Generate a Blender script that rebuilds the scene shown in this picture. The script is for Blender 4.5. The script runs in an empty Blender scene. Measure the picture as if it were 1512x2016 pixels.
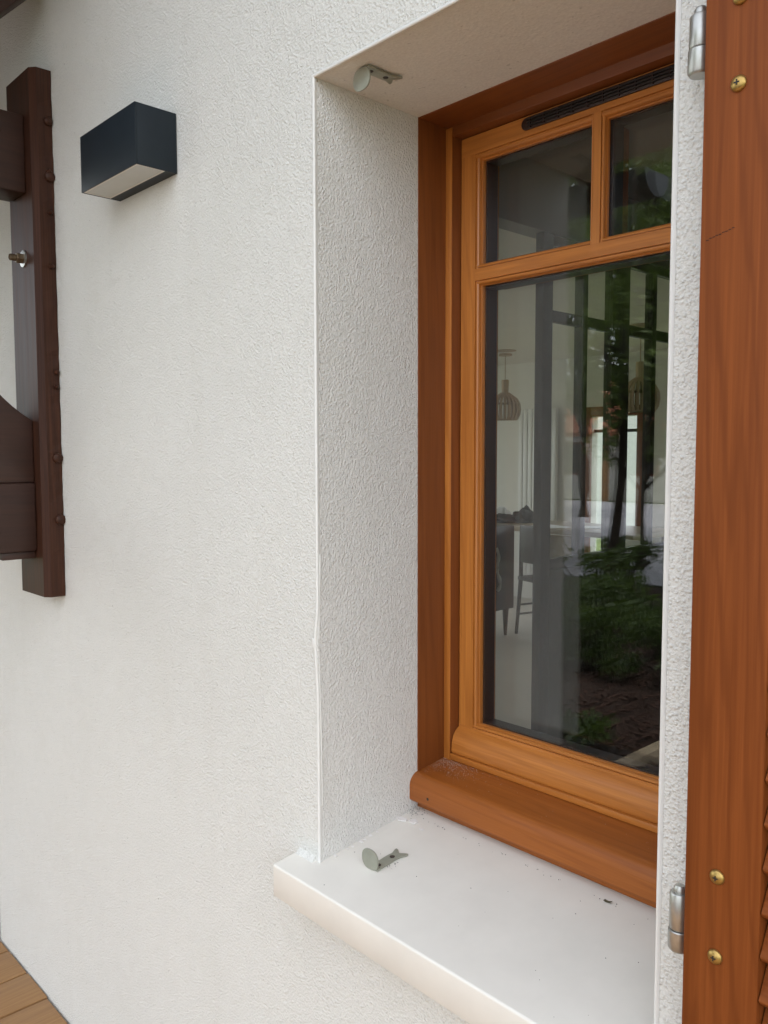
import bpy, bmesh, math, random
import numpy as np
from mathutils import Vector, Matrix
random.seed(7)
rng = np.random.default_rng(7)
R = math.radians
scene = bpy.context.scene
COL = scene.collection

# ------------------------------------------------------------------ camera
cam_d = bpy.data.cameras.new("camera")
cam = bpy.data.objects.new("camera", cam_d)
COL.objects.link(cam)
_r = Vector((0.6834321, 0.73001175, -0.00184545))
_u = Vector((-0.04990066, 0.04923841, 0.99753972))
_f = Vector((-0.72830659, 0.68165858, -0.07007918))
M = Matrix(((_r.x, _u.x, -_f.x, 1.0836), (_r.y, _u.y, -_f.y, -0.8620), (_r.z, _u.z, -_f.z, 0.6981), (0, 0, 0, 1)))
cam.matrix_world = M
cam_d.sensor_fit = 'VERTICAL'
cam_d.sensor_height = 36.0
cam_d.sensor_width = 27.0
cam_d.lens = 1640.57 / 2016.0 * 36.0
cam_d.clip_start = 0.02
cam_d.clip_end = 2000.0
scene.camera = cam

# ------------------------------------------------------------------ sky, sun, exposure
SUN_EL, SUN_AZ = 66.0, 66.0            # azimuth clockwise from +Y: high veiled sun behind the house, the facade lies in open shade
world = bpy.data.worlds.new("World")
scene.world = world
world.use_nodes = True
wn = world.node_tree.nodes
wl = world.node_tree.links
wn.clear()
sky = wn.new('ShaderNodeTexSky')
sky.sky_type = 'NISHITA'
sky.sun_disc = False
sky.sun_elevation = R(SUN_EL)
sky.sun_rotation = R(SUN_AZ)
sky.air_density = 1.0
sky.dust_density = 2.5
sky.ozone_density = 1.0
hs = wn.new('ShaderNodeHueSaturation')
hs.inputs['Saturation'].default_value = 0.30   # overcast: grey-white cloud sky
bgn = wn.new('ShaderNodeBackground')
bgn.inputs['Strength'].default_value = 0.15
wo = wn.new('ShaderNodeOutputWorld')
wl.new(sky.outputs[0], hs.inputs['Color'])
wl.new(hs.outputs[0], bgn.inputs['Color'])
wl.new(bgn.outputs[0], wo.inputs['Surface'])
sun_d = bpy.data.lights.new("sun", 'SUN')
sun_d.energy = 1.5
sun_d.angle = R(24)
sun_d.color = (1.0, 0.98, 0.95)
sun = bpy.data.objects.new("sun", sun_d)
COL.objects.link(sun)
_az = R(SUN_AZ)
_to = Vector((math.sin(_az) * math.cos(R(SUN_EL)), math.cos(_az) * math.cos(R(SUN_EL)), math.sin(R(SUN_EL))))
sun.rotation_euler = (-_to).to_track_quat('-Z', 'Y').to_euler()
vs = scene.view_settings
vs.view_transform = 'Standard'
vs.look = 'None'
vs.gamma = 1.0
vs.use_curve_mapping = False
vs.exposure = 2.06
scene.render.engine = 'CYCLES'
scene.cycles.use_denoising = True
scene.cycles.max_bounces = 9
scene.cycles.diffuse_bounces = 5
scene.cycles.glossy_bounces = 6
scene.cycles.transparent_max_bounces = 24
scene.cycles.sample_clamp_indirect = 6.0

# ------------------------------------------------------------------ node helpers
def new_mat(name):
    m = bpy.data.materials.new(name)
    m.use_nodes = True
    nt = m.node_tree
    for n in list(nt.nodes):
        nt.nodes.remove(n)
    out = nt.nodes.new('ShaderNodeOutputMaterial')
    return m, nt, out

def N(nt, typ, **kw):
    n = nt.nodes.new(typ)
    for k, v in kw.items():
        if k in n.inputs:
            n.inputs[k].default_value = v
        else:
            setattr(n, k, v)
    return n

def L(nt, a, b):
    nt.links.new(a, b)

def rgba(c):
    return (c[0], c[1], c[2], 1.0)

def ramp(nt, fac, stops):
    r = nt.nodes.new('ShaderNodeValToRGB')
    e = r.color_ramp.elements
    e[0].position = stops[0][0]; e[0].color = rgba(stops[0][1])
    e[1].position = stops[-1][0]; e[1].color = rgba(stops[-1][1])
    for p, c in stops[1:-1]:
        x = e.new(p); x.color = rgba(c)
    L(nt, fac, r.inputs['Fac'])
    return r.outputs['Color']

def noise(nt, vec, scale, detail=3.0, rough=0.55, dist=0.0):
    n = N(nt, 'ShaderNodeTexNoise', Scale=scale, Detail=detail, Roughness=rough, Distortion=dist)
    L(nt, vec, n.inputs['Vector'])
    return n.outputs['Fac']

def mapping(nt, vec, scale=(1, 1, 1), loc=(0, 0, 0)):
    m = N(nt, 'ShaderNodeMapping')
    m.inputs['Scale'].default_value = scale
    m.inputs['Location'].default_value = loc
    L(nt, vec, m.inputs['Vector'])
    return m.outputs['Vector']

def math_n(nt, op, a, b=None, clamp=False):
    m = N(nt, 'ShaderNodeMath', operation=op, use_clamp=clamp)
    for i, x in enumerate((a, b)):
        if x is None:
            continue
        if isinstance(x, (int, float)):
            m.inputs[i].default_value = x
        else:
            L(nt, x, m.inputs[i])
    return m.outputs[0]

def mixc(nt, fac, a, b, blend='MIX'):
    m = N(nt, 'ShaderNodeMix', data_type='RGBA', blend_type=blend)
    if isinstance(fac, (int, float)):
        m.inputs[0].default_value = fac
    else:
        L(nt, fac, m.inputs[0])
    for i, x in ((6, a), (7, b)):
        if isinstance(x, tuple):
            m.inputs[i].default_value = rgba(x)
        else:
            L(nt, x, m.inputs[i])
    return m.outputs[2]

def bump(nt, h, strength, dist, normal=None):
    b = N(nt, 'ShaderNodeBump', Strength=strength, Distance=dist)
    L(nt, h, b.inputs['Height'])
    if normal is not None:
        L(nt, normal, b.inputs['Normal'])
    return b.outputs['Normal']

def world_pos(nt):
    return N(nt, 'ShaderNodeNewGeometry').outputs['Position']

def obj_pos(nt):
    """object coordinates shifted by a per-object random amount"""
    tc = N(nt, 'ShaderNodeTexCoord').outputs['Object']
    rnd = N(nt, 'ShaderNodeObjectInfo').outputs['Random']
    v = N(nt, 'ShaderNodeVectorMath', operation='MULTIPLY_ADD')
    comb = N(nt, 'ShaderNodeCombineXYZ')
    for i in range(3):
        L(nt, rnd, comb.inputs[i])
    L(nt, comb.outputs[0], v.inputs[0])
    v.inputs[1].default_value = (13.7, 7.1, 3.3)
    L(nt, tc, v.inputs[2])
    return v.outputs[0]

def principled(nt, out, color, rough, normal=None, metallic=0.0, spec=0.5, **kw):
    p = N(nt, 'ShaderNodeBsdfPrincipled')
    for key, x in (('Base Color', color), ('Roughness', rough)):
        if isinstance(x, tuple):
            p.inputs[key].default_value = rgba(x)
        elif isinstance(x, (int, float)):
            p.inputs[key].default_value = x
        else:
            L(nt, x, p.inputs[key])
    p.inputs['Metallic'].default_value = metallic
    p.inputs['Specular IOR Level'].default_value = spec
    for k, v in kw.items():
        p.inputs[k.replace('_', ' ')].default_value = v
    if normal is not None:
        L(nt, normal, p.inputs['Normal'])
    L(nt, p.outputs[0], out.inputs['Surface'])
    return p

# ------------------------------------------------------------------ materials
def m_plain(name, col, rough=0.6, metallic=0.0, var=0.10, scale=30.0, bmp=0.0, spec=0.5, **kw):
    m, nt, out = new_mat(name)
    p = obj_pos(nt)
    n = noise(nt, p, scale, 4, 0.6)
    dk = tuple(c * (1 - var) for c in col)
    lt = tuple(min(1, c * (1 + var)) for c in col)
    c = ramp(nt, n, [(0.3, dk), (0.7, lt)])
    nrm = bump(nt, noise(nt, p, scale * 6, 3), bmp, 0.002) if bmp else None
    principled(nt, out, c, rough, nrm, metallic, spec, **kw)
    return m

def m_wood(name, col, dark, axis='z', rough=0.42, grain=1.0, spec=0.5, coat=0.0, figure=0.38):
    m, nt, out = new_mat(name)
    p = obj_pos(nt)
    lo, hi = 1.6, 34.0
    sc = {'x': (lo, hi, hi), 'y': (hi, lo, hi), 'z': (hi, hi, lo)}[axis]
    v = mapping(nt, p, sc)
    n1 = noise(nt, v, 1.0, 4, 0.6, 1.2)
    sc2 = tuple(s * 7 if s > 10 else s * 2.5 for s in sc)
    n2 = noise(nt, mapping(nt, p, sc2), 1.0, 3, 0.6, 0.4)
    big = noise(nt, p, 2.2, 2)
    mixf = math_n(nt, 'ADD', math_n(nt, 'MULTIPLY', n1, 0.5), math_n(nt, 'MULTIPLY', n2, 0.5))
    c = ramp(nt, mixf, [(0.5 - 0.16 / max(grain, .2), dark), (0.5, tuple(0.5 * (a + b) for a, b in zip(col, dark))), (0.5 + 0.12 / max(grain, .2), col)])
    wv = N(nt, 'ShaderNodeTexWave', wave_type='BANDS', bands_direction='DIAGONAL', Scale=1.0, Distortion=9.0, Detail=3.0)
    wv.inputs['Detail Scale'].default_value = 1.2
    sc3 = {'x': (1.9, 27, 27), 'y': (27, 1.9, 27), 'z': (27, 27, 1.9)}[axis]
    L(nt, mapping(nt, p, sc3, (.37, .21, .11)), wv.inputs['Vector'])
    c = mixc(nt, math_n(nt, 'MULTIPLY', ramp(nt, wv.outputs['Fac'], [(0.0, (1, 1, 1)), (0.30, (0.15, 0.15, 0.15)), (0.8, (0, 0, 0))]), figure), c, tuple(x * 0.85 for x in dark))
    c = mixc(nt, math_n(nt, 'MULTIPLY', big, 0.35), c, tuple(x * 0.72 for x in col))
    h = math_n(nt, 'ADD', math_n(nt, 'MULTIPLY', n2, 0.6), math_n(nt, 'MULTIPLY', n1, 0.4))
    nr = bump(nt, h, 0.10, 0.0015)
    rr = math_n(nt, 'ADD', math_n(nt, 'MULTIPLY', n1, 0.16), rough - 0.08)
    principled(nt, out, c, rr, nr, 0.0, spec, Coat_Weight=coat, Coat_Roughness=0.25)
    return m

def m_stucco(name, base, sc=1.0, strength=0.75, aniso=(1, 1, 1), pits=0.55, rough=0.82, dist=0.0018, warp=0.35):
    m, nt, out = new_mat(name)
    p = world_pos(nt)
    pm = mapping(nt, p, aniso)
    a = noise(nt, pm, 215 * sc, 2.0, 0.5, warp)
    b = noise(nt, pm, 520 * sc, 2.0, 0.5, 0.3)
    g = noise(nt, pm, 70 * sc, 2.0, 0.5, 0.2)
    vo = N(nt, 'ShaderNodeTexVoronoi', feature='F1', Scale=250 * sc, Randomness=1.0)
    wob = N(nt, 'ShaderNodeVectorMath', operation='MULTIPLY_ADD')
    nz = N(nt, 'ShaderNodeTexNoise', Scale=120 * sc, Detail=1.0)
    L(nt, pm, nz.inputs['Vector'])
    L(nt, nz.outputs['Color'], wob.inputs[0]); wob.inputs[1].default_value = (.0022, .0022, .0022); L(nt, pm, wob.inputs[2])
    L(nt, wob.outputs[0], vo.inputs['Vector'])
    grain_h = ramp(nt, vo.outputs['Distance'], [(0.05, (1, 1, 1)), (0.40, (0.55, 0.55, 0.55)), (0.75, (0, 0, 0))])
    size = ramp(nt, a, [(0.38, (0, 0, 0)), (0.62, (1, 1, 1))])
    h = math_n(nt, 'ADD', math_n(nt, 'MULTIPLY', grain_h, math_n(nt, 'ADD', math_n(nt, 'MULTIPLY', size, 0.8), 0.25)), math_n(nt, 'ADD', math_n(nt, 'MULTIPLY', b, 0.30), math_n(nt, 'MULTIPLY', g, 0.5)))
    nr = bump(nt, h, strength, dist)
    # colour: chalky paint, faint patches, dirt collected in a few pits, thin rain streaks
    big = noise(nt, p, 1.7, 4, 0.6)
    fine = noise(nt, p, 26, 3, 0.6)
    c = ramp(nt, math_n(nt, 'ADD', math_n(nt, 'MULTIPLY', big, 0.6), math_n(nt, 'MULTIPLY', fine, 0.4)),
             [(0.3, tuple(x * 0.955 for x in base)), (0.7, tuple(min(1, x * 1.02) for x in base))])
    streak = noise(nt, mapping(nt, p, (7, 7, 0.6)), 1.0, 4, 0.6)
    st = ramp(nt, streak, [(0.56, (0, 0, 0)), (0.8, (1, 1, 1))])
    c = mixc(nt, math_n(nt, 'MULTIPLY', st, 0.10), c, (0.52, 0.49, 0.42))
    pit = ramp(nt, noise(nt, pm, 150 * sc, 1.0, 0.4), [(0.735, (0, 0, 0)), (0.775, (1, 1, 1))])
    c = mixc(nt, math_n(nt, 'MULTIPLY', pit, pits), c, (0.28, 0.26, 0.23))
    grit = ramp(nt, noise(nt, mapping(nt, pm, (1, 1, 1), (3.1, 1.7, 0.4)), 330 * sc, 2.0, 0.6), [(0.36, (0, 0, 0)), (0.64, (1, 1, 1))])
    c = mixc(nt, math_n(nt, 'MULTIPLY', grit, 0.22), c, tuple(x * 0.62 for x in base))
    blot = ramp(nt, noise(nt, mapping(nt, p, (1, 1, 0.8)), 5.0, 5, 0.65), [(0.5, (0, 0, 0)), (0.75, (1, 1, 1))])
    c = mixc(nt, math_n(nt, 'MULTIPLY', blot, 0.12), c, (0.60, 0.58, 0.49))
    principled(nt, out, c, rough, nr, 0.0, 0.35)
    return m

def m_glass(name):
    """one surface of a clear pane: Fresnel reflection, the rest goes straight through"""
    m, nt, out = new_mat(name)
    back = N(nt, 'ShaderNodeNewGeometry').outputs['Backfacing']
    ior = N(nt, 'ShaderNodeMix', data_type='FLOAT')
    L(nt, back, ior.inputs[0])
    ior.inputs[2].default_value = 1.46
    ior.inputs[3].default_value = 1.0 / 1.46
    fr = N(nt, 'ShaderNodeFresnel')
    L(nt, ior.outputs[0], fr.inputs['IOR'])
    tr = N(nt, 'ShaderNodeBsdfTransparent')
    tr.inputs['Color'].default_value = (0.975, 0.985, 0.98, 1)
    gl = N(nt, 'ShaderNodeBsdfGlossy', Roughness=0.0)
    gl.inputs['Color'].default_value = (1, 1, 1, 1)
    mx = N(nt, 'ShaderNodeMixShader')
    L(nt, fr.outputs[0], mx.inputs[0]); L(nt, tr.outputs[0], mx.inputs[1]); L(nt, gl.outputs[0], mx.inputs[2])
    L(nt, mx.outputs[0], out.inputs['Surface'])
    return m

def m_leaf(name, c0, c1):
    m, nt, out = new_mat(name)
    p = world_pos(nt)
    n = noise(nt, p, 5.0, 3, 0.7)
    n2 = noise(nt, p, 40.0, 1)
    c = ramp(nt, math_n(nt, 'ADD', math_n(nt, 'MULTIPLY', n, 0.6), math_n(nt, 'MULTIPLY', n2, 0.4)), [(0.35, c0), (0.65, c1)])
    d = N(nt, 'ShaderNodeBsdfPrincipled', Roughness=0.5)
    L(nt, c, d.inputs['Base Color'])
    t = N(nt, 'ShaderNodeBsdfTranslucent')
    L(nt, mixc(nt, 0.5, c, (0.14, 0.20, 0.02)), t.inputs['Color'])
    mx = N(nt, 'ShaderNodeMixShader')
    mx.inputs[0].default_value = 0.5
    L(nt, d.outputs[0], mx.inputs[1]); L(nt, t.outputs[0], mx.inputs[2])
    L(nt, mx.outputs[0], out.inputs['Surface'])
    return m

def m_ground(name, c0, c1, sc=6.0, bmp=0.6, rough=0.9):
    m, nt, out = new_mat(name)
    p = world_pos(nt)
    n = noise(nt, p, sc, 6, 0.7)
    n2 = noise(nt, p, sc * 9, 4, 0.7)
    f = math_n(nt, 'ADD', math_n(nt, 'MULTIPLY', n, 0.5), math_n(nt, 'MULTIPLY', n2, 0.5))
    c = ramp(nt, f, [(0.35, c0), (0.65, c1)])
    principled(nt, out, c, rough, bump(nt, n2, bmp, 0.02), 0, 0.3)
    return m

STUCCO = m_stucco('stucco_render', (0.74, 0.735, 0.69), 0.95, 0.9, dist=0.0020)
STUCCO_J = m_stucco('stucco_reveal', (0.745, 0.735, 0.70), 1.15, 0.9, (1, 0.9, 0.8), 0.25, dist=0.0019, warp=0.3)
STUCCO_L = m_stucco('stucco_soffit', (0.74, 0.72, 0.67), 0.7, 0.16, (1, 1, 1), 0.4)
BEAD = m_plain('plastic_corner_bead', (0.75, 0.745, 0.71), 0.42, var=0.03)
SILLW = m_plain('sill_paint', (0.765, 0.74, 0.675), 0.42, var=0.035, scale=11, bmp=0.03)
GOLD = m_wood('golden_stained_pine', (0.58, 0.215, 0.040), (0.37, 0.115, 0.018), 'z', 0.36, 0.8, coat=0.15)
GOLDX = m_wood('golden_stained_pine_rail', (0.58, 0.215, 0.040), (0.37, 0.115, 0.018), 'x', 0.36, 0.8, coat=0.15)
RED = m_wood('reddish_stained_frame', (0.24, 0.070, 0.014), (0.155, 0.040, 0.008), 'z', 0.40, 0.7)
REDX = m_wood('reddish_stained_frame_rail', (0.24, 0.070, 0.014), (0.155, 0.040, 0.008), 'x', 0.40, 0.7)
REDS = m_wood('reddish_stained_sill_board', (0.38, 0.118, 0.022), (0.26, 0.072, 0.012), 'x', 0.42, 0.7, spec=0.3)
SHUT = m_wood('shutter_stain', (0.26, 0.073, 0.016), (0.15, 0.038, 0.008), 'z', 0.52, 0.9, spec=0.14, figure=0.55)
SHUTX = m_wood('shutter_stain_rail', (0.26, 0.073, 0.016), (0.15, 0.038, 0.008), 'x', 0.52, 0.9, spec=0.14)
DARKW = m_wood('dark_brown_timber', (0.066, 0.025, 0.013), (0.026, 0.010, 0.006), 'z', 0.5, 1.0, spec=0.2)
DARKWY = m_wood('dark_brown_timber_beam', (0.050, 0.020, 0.012), (0.024, 0.010, 0.007), 'y', 0.5, 0.7)
DECK = m_wood('deck_larch', (0.37, 0.205, 0.082), (0.27, 0.135, 0.05), 'y', 0.55, 1.0)
ANTHR = m_plain('anthracite_powder_coat', (0.011, 0.017, 0.023), 0.5, var=0.06, bmp=0.02, spec=0.3)
FROST = m_plain('frosted_diffuser', (0.52, 0.545, 0.535), 0.35, var=0.03)
FROSTR = m_plain('diffuser_rim', (0.66, 0.65, 0.61), 0.3, var=0.02)
ZINC = m_plain('zinc_plated_steel', (0.46, 0.46, 0.43), 0.36, 0.85, var=0.10, scale=60)
STOPM = m_plain('grey_green_plated_plate', (0.36, 0.365, 0.30), 0.42, 0.55, var=0.08, scale=60)
BRONZE = m_plain('dull_bronze_bolt', (0.16, 0.115, 0.07), 0.42, 0.7, var=0.2, scale=120)
BRASS = m_plain('brass_screw', (0.42, 0.28, 0.09), 0.36, 0.9, var=0.12, scale=200)
DARKM = m_plain('dark_recess', (0.015, 0.012, 0.010), 0.6)
VENT = m_plain('dark_brown_vent_plastic', (0.030, 0.013, 0.008), 0.45)
GASK = m_plain('black_rubber_seal', (0.012, 0.012, 0.014), 0.45)
GLASS = m_glass('clear_window_glass')
PLASTER = m_plain('interior_white_plaster', (0.74, 0.72, 0.66), 0.85, var=0.02, scale=4)
CEILW = m_plain('interior_ceiling_paint', (0.74, 0.69, 0.61), 0.9, var=0.02, scale=4)
HALLW = m_plain('hall_shaded_plaster', (0.30, 0.29, 0.27), 0.85, var=0.03, scale=4)  # plaster of the dim hall, its shade put into the colour
FLOORM = m_plain('interior_pale_floor', (0.50, 0.46, 0.40), 0.35, var=0.05, scale=3)
STEELB = m_plain('black_steel_partition', (0.022, 0.021, 0.022), 0.5, var=0.05)
LOWW = m_plain('dark_grey_low_wall', (0.030, 0.029, 0.030), 0.6, var=0.05)
RADI = m_plain('white_radiator_enamel', (0.78, 0.77, 0.74), 0.35, var=0.02)
BIRCH = m_wood('birch_lamp_slat', (0.56, 0.41, 0.28), (0.46, 0.32, 0.21), 'z', 0.55, 0.6)
WALNUT = m_wood('dark_walnut_cabinet', (0.032, 0.017, 0.014), (0.02, 0.011, 0.009), 'z', 0.35, 0.8)
CHAIRW = m_wood('dark_chair_wood', (0.045, 0.03, 0.022), (0.028, 0.018, 0.013), 'z', 0.45, 0.7)
OAK = m_wood('oak_table', (0.36, 0.29, 0.20), (0.27, 0.21, 0.14), 'x', 0.4, 0.8)
BLACKC = m_plain('black_cloth', (0.012, 0.013, 0.016), 0.85, var=0.3, bmp=0.3)
WHITEC = m_plain('white_cloth', (0.70, 0.70, 0.72), 0.8, var=0.06, bmp=0.2)
PAPER = m_plain('white_paper', (0.78, 0.78, 0.80), 0.7, var=0.02)
BARK = m_ground('bark', (0.030, 0.022, 0.016), (0.075, 0.058, 0.042), 25, 0.8)
LEAF1 = m_leaf('tree_leaf', (0.08, 0.12, 0.03), (0.19, 0.26, 0.075))
LEAF2 = m_leaf('shrub_leaf', (0.03, 0.055, 0.015), (0.085, 0.13, 0.035))
LAWN = m_ground('lawn_grass', (0.045, 0.070, 0.018), (0.095, 0.120, 0.035), 3.0, 0.8)
MULCH = m_ground('bark_mulch', (0.025, 0.014, 0.010), (0.08, 0.045, 0.032), 22.0, 1.0)
MULCHC = m_ground('bark_chip', (0.035, 0.017, 0.012), (0.10, 0.052, 0.036), 30.0, 0.3)
ASPH = m_ground('pale_driveway', (0.36, 0.355, 0.385), (0.48, 0.475, 0.505), 8.0, 0.3, 0.8)
TILE = m_ground('terracotta_tile', (0.20, 0.075, 0.04), (0.34, 0.13, 0.07), 6.0, 0.5)
ROOFM = m_plain('roof_boarding', (0.17, 0.13, 0.09), 0.7, var=0.2, scale=12)
GUTT = m_plain('grey_zinc_gutter', (0.07, 0.075, 0.08), 0.35, 0.6)
FLAKE = m_plain('white_paint_chip', (0.82, 0.80, 0.77), 0.7, var=0.04)
DIRT = m_plain('dark_dirt', (0.07, 0.06, 0.05), 0.95, var=0.4, scale=300)
DUST = m_plain('pale_dust', (0.40, 0.32, 0.26), 0.95, var=0.2, scale=300)
DRYLEAF = m_plain('dry_leaf', (0.10, 0.09, 0.05), 0.8, var=0.3, scale=200)

# ------------------------------------------------------------------ geometry helpers
def empty(name, loc, label=None, cat=None, group=None):
    o = bpy.data.objects.new(name, None)
    o.empty_display_size = 0.05
    o.location = loc
    COL.objects.link(o)
    tag(o, label, cat, group)
    return o

def tag(o, label=None, cat=None, group=None, kind=None):
    if label: o['label'] = label
    if cat: o['category'] = cat
    if group: o['group'] = group
    if kind: o['kind'] = kind
    return o

def world_loc(o):
    v = Vector((0, 0, 0))
    while o is not None:
        v += Vector(o.location)
        o = o.parent
    return v

class MB:
    """collects shapes given in world coordinates; build() links ONE mesh object"""
    def __init__(self):
        self.v, self.f, self.mi = [], [], []

    def add(self, verts, faces, mi=0):
        b = len(self.v)
        self.v += [tuple(p) for p in verts]
        self.f += [tuple(i + b for i in f) for f in faces]
        self.mi += [mi] * len(faces)
        return self

    def box(self, x0, x1, y0, y1, z0, z1, mi=0):
        v = [(x, y, z) for x in (x0, x1) for y in (y0, y1) for z in (z0, z1)]
        f = [(0, 1, 3, 2), (4, 6, 7, 5), (0, 4, 5, 1), (2, 3, 7, 6), (0, 2, 6, 4), (1, 5, 7, 3)]
        return self.add(v, f, mi)

    def prism(self, prof, axis, a0, a1, mi=0):
        """closed 2D profile extruded along an axis. prof pairs: axis x -> (y,z); y -> (x,z); z -> (x,y)"""
        n = len(prof)
        def P(a, p):
            return {'x': (a, p[0], p[1]), 'y': (p[0], a, p[1]), 'z': (p[0], p[1], a)}[axis]
        v = [P(a0, p) for p in prof] + [P(a1, p) for p in prof]
        f = [(i, (i + 1) % n, n + (i + 1) % n, n + i) for i in range(n)]
        f += [tuple(range(n))[::-1], tuple(range(n, 2 * n))]
        return self.add(v, f, mi)

    def tube(self, path, rad, seg=8, caps=True, mi=0):
        path = [Vector(p) for p in path]
        if not isinstance(rad, (list, tuple)):
            rad = [rad] * len(path)
        v, f = [], []
        up = Vector((0, 0, 1))
        for i, p in enumerate(path):
            t = (path[min(i + 1, len(path) - 1)] - path[max(i - 1, 0)]).normalized()
            a = t.cross(up)
            if a.length < 1e-3:
                a = t.cross(Vector((1, 0, 0)))
            a.normalize()
            b = t.cross(a)
            for k in range(seg):
                th = 2 * math.pi * k / seg
                v.append(p + rad[i] * (math.cos(th) * a + math.sin(th) * b))
        for i in range(len(path) - 1):
            for k in range(seg):
                f.append((i * seg + k, i * seg + (k + 1) % seg, (i + 1) * seg + (k + 1) % seg, (i + 1) * seg + k))
        if caps:
            f.append(tuple(range(seg))[::-1])
            f.append(tuple(range((len(path) - 1) * seg, len(path) * seg)))
        return self.add(v, f, mi)

    def lathe(self, prof, origin, axis='z', seg=20, mi=0):
        """prof: list of (radius, height) along axis from origin"""
        o = Vector(origin)
        ax = {'x': Vector((1, 0, 0)), 'y': Vector((0, 1, 0)), 'z': Vector((0, 0, 1)), '-y': Vector((0, -1, 0)), '-z': Vector((0, 0, -1))}[axis]
        a = ax.orthogonal().normalized()
        b = ax.cross(a)
        v, f = [], []
        for r, h in prof:
            for k in range(seg):
                th = 2 * math.pi * k / seg
                v.append(o + ax * h + max(r, 1e-5) * (math.cos(th) * a + math.sin(th) * b))
        for i in range(len(prof) - 1):
            for k in range(seg):
                f.append((i * seg + k, i * seg + (k + 1) % seg, (i + 1) * seg + (k + 1) % seg, (i + 1) * seg + k))
        f.append(tuple(range(seg))[::-1])
        f.append(tuple(range((len(prof) - 1) * seg, len(prof) * seg)))
        return self.add(v, f, mi)

    def build(self, name, mats, parent=None, bevel=0.0, seg=2, smooth=False, loc=None):
        me = bpy.data.meshes.new(name)
        off = world_loc(parent) if parent is not None else Vector(loc or (0, 0, 0))
        me.from_pydata([(p[0] - off.x, p[1] - off.y, p[2] - off.z) for p in self.v], [], self.f)
        if not isinstance(mats, (list, tuple)):
            mats = [mats]
        for m in mats:
            me.materials.append(m)
        if len(mats) > 1:
            me.polygons.foreach_set('material_index', self.mi)
        bm = bmesh.new()
        bm.from_mesh(me)
        bmesh.ops.recalc_face_normals(bm, faces=bm.faces)
        if bevel > 0:
            es = [e for e in bm.edges if len(e.link_faces) == 2 and e.calc_face_angle(0) > R(35)]
            bmesh.ops.bevel(bm, geom=es, offset=bevel, segments=seg, profile=0.5, affect='EDGES', clamp_overlap=True)
        if smooth or bevel > 0:
            for fc in bm.faces:
                fc.smooth = True
            for e in bm.edges:
                if len(e.link_faces) == 2 and e.calc_face_angle(0) > R(38):
                    e.smooth = False
        bm.to_mesh(me)
        bm.free()
        me.update()
        o = bpy.data.objects.new(name, me)
        COL.objects.link(o)
        if parent is not None:
            o.parent = parent
        else:
            o.location = off
        return o

def box(name, mat, parent, x0, x1, y0, y1, z0, z1, bevel=0.0, seg=2):
    return MB().box(x0, x1, y0, y1, z0, z1).build(name, mat, parent, bevel, seg)

def structure(o):
    o['kind'] = 'structure'
    return o

def wall_y(mb, x0, x1, z0, z1, y0, y1, ops, mi_front=0, mi_rev=0, mi_top=0):
    """wall slab between y0 and y1 with rectangular openings (xa, xb, za, zb)"""
    xs = sorted({x0, x1, *[o[0] for o in ops], *[o[1] for o in ops]})
    zs = sorted({z0, z1, *[o[2] for o in ops], *[o[3] for o in ops]})
    xs = [x for x in xs if x0 <= x <= x1]
    zs = [z for z in zs if z0 <= z <= z1]
    for i in range(len(xs) - 1):
        for j in range(len(zs) - 1):
            cx, cz = (xs[i] + xs[i + 1]) / 2, (zs[j] + zs[j + 1]) / 2
            if any(o[0] < cx < o[1] and o[2] < cz < o[3] for o in ops):
                continue
            for y in (y0, y1):
                mb.add([(xs[i], y, zs[j]), (xs[i + 1], y, zs[j]), (xs[i + 1], y, zs[j + 1]), (xs[i], y, zs[j + 1])], [(0, 1, 2, 3)], mi_front)
    for o in list(ops) + [(x0, x1, z0, z1)]:
        xa, xb, za, zb = o
        for x in (xa, xb):
            mb.add([(x, y0, za), (x, y1, za), (x, y1, zb), (x, y0, zb)], [(0, 1, 2, 3)], mi_rev)
        for z, mi in ((za, mi_rev), (zb, mi_top)):
            mb.add([(xa, y0, z), (xb, y0, z), (xb, y1, z), (xa, y1, z)], [(0, 1, 2, 3)], mi)
    return mb

def weld(o, d=1e-5):
    bm = bmesh.new(); bm.from_mesh(o.data)
    bmesh.ops.remove_doubles(bm, verts=bm.verts, dist=d)
    bmesh.ops.recalc_face_normals(bm, faces=bm.faces)
    bm.to_mesh(o.data); bm.free()

W, H, D = 0.6228, 1.30, 0.2344        # opening width, height, depth of the rendered reveal
DECKZ, GZ = -0.858, -1.02

# ------------------------------------------------------------------ ground
structure(MB().add([(-400, -400, GZ), (400, -400, GZ), (400, 400, GZ), (-400, 400, GZ)], [(0, 1, 2, 3)]).build('ground', LAWN))
structure(MB().add([(-60, -24, GZ + .02), (25, -24, GZ + .02), (25, -8.2, GZ + .02), (-60, -8.2, GZ + .02)], [(0, 1, 2, 3)]).build('driveway', ASPH))
# mulch bed: a bumpy sheet between the deck and the driveway
nx, ny = 60, 40
mb = MB()
vv = []
for j in range(ny + 1):
    for i in range(nx + 1):
        x = -7.5 + 10.5 * i / nx; y = -8.1 + 6.15 * j / ny
        e = min(1, min(i, nx - i, j, ny - j) / 4)
        vv.append((x, y, GZ + 0.012 + e * (0.05 + 0.03 * math.sin(x * 5 + y * 3) * math.sin(y * 4.3) + random.uniform(0, 0.015))))
ff = [(j * (nx + 1) + i, j * (nx + 1) + i + 1, (j + 1) * (nx + 1) + i + 1, (j + 1) * (nx + 1) + i) for j in range(ny) for i in range(nx)]
structure(mb.add(vv, ff).build('garden_bed', MULCH, smooth=True))

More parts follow.
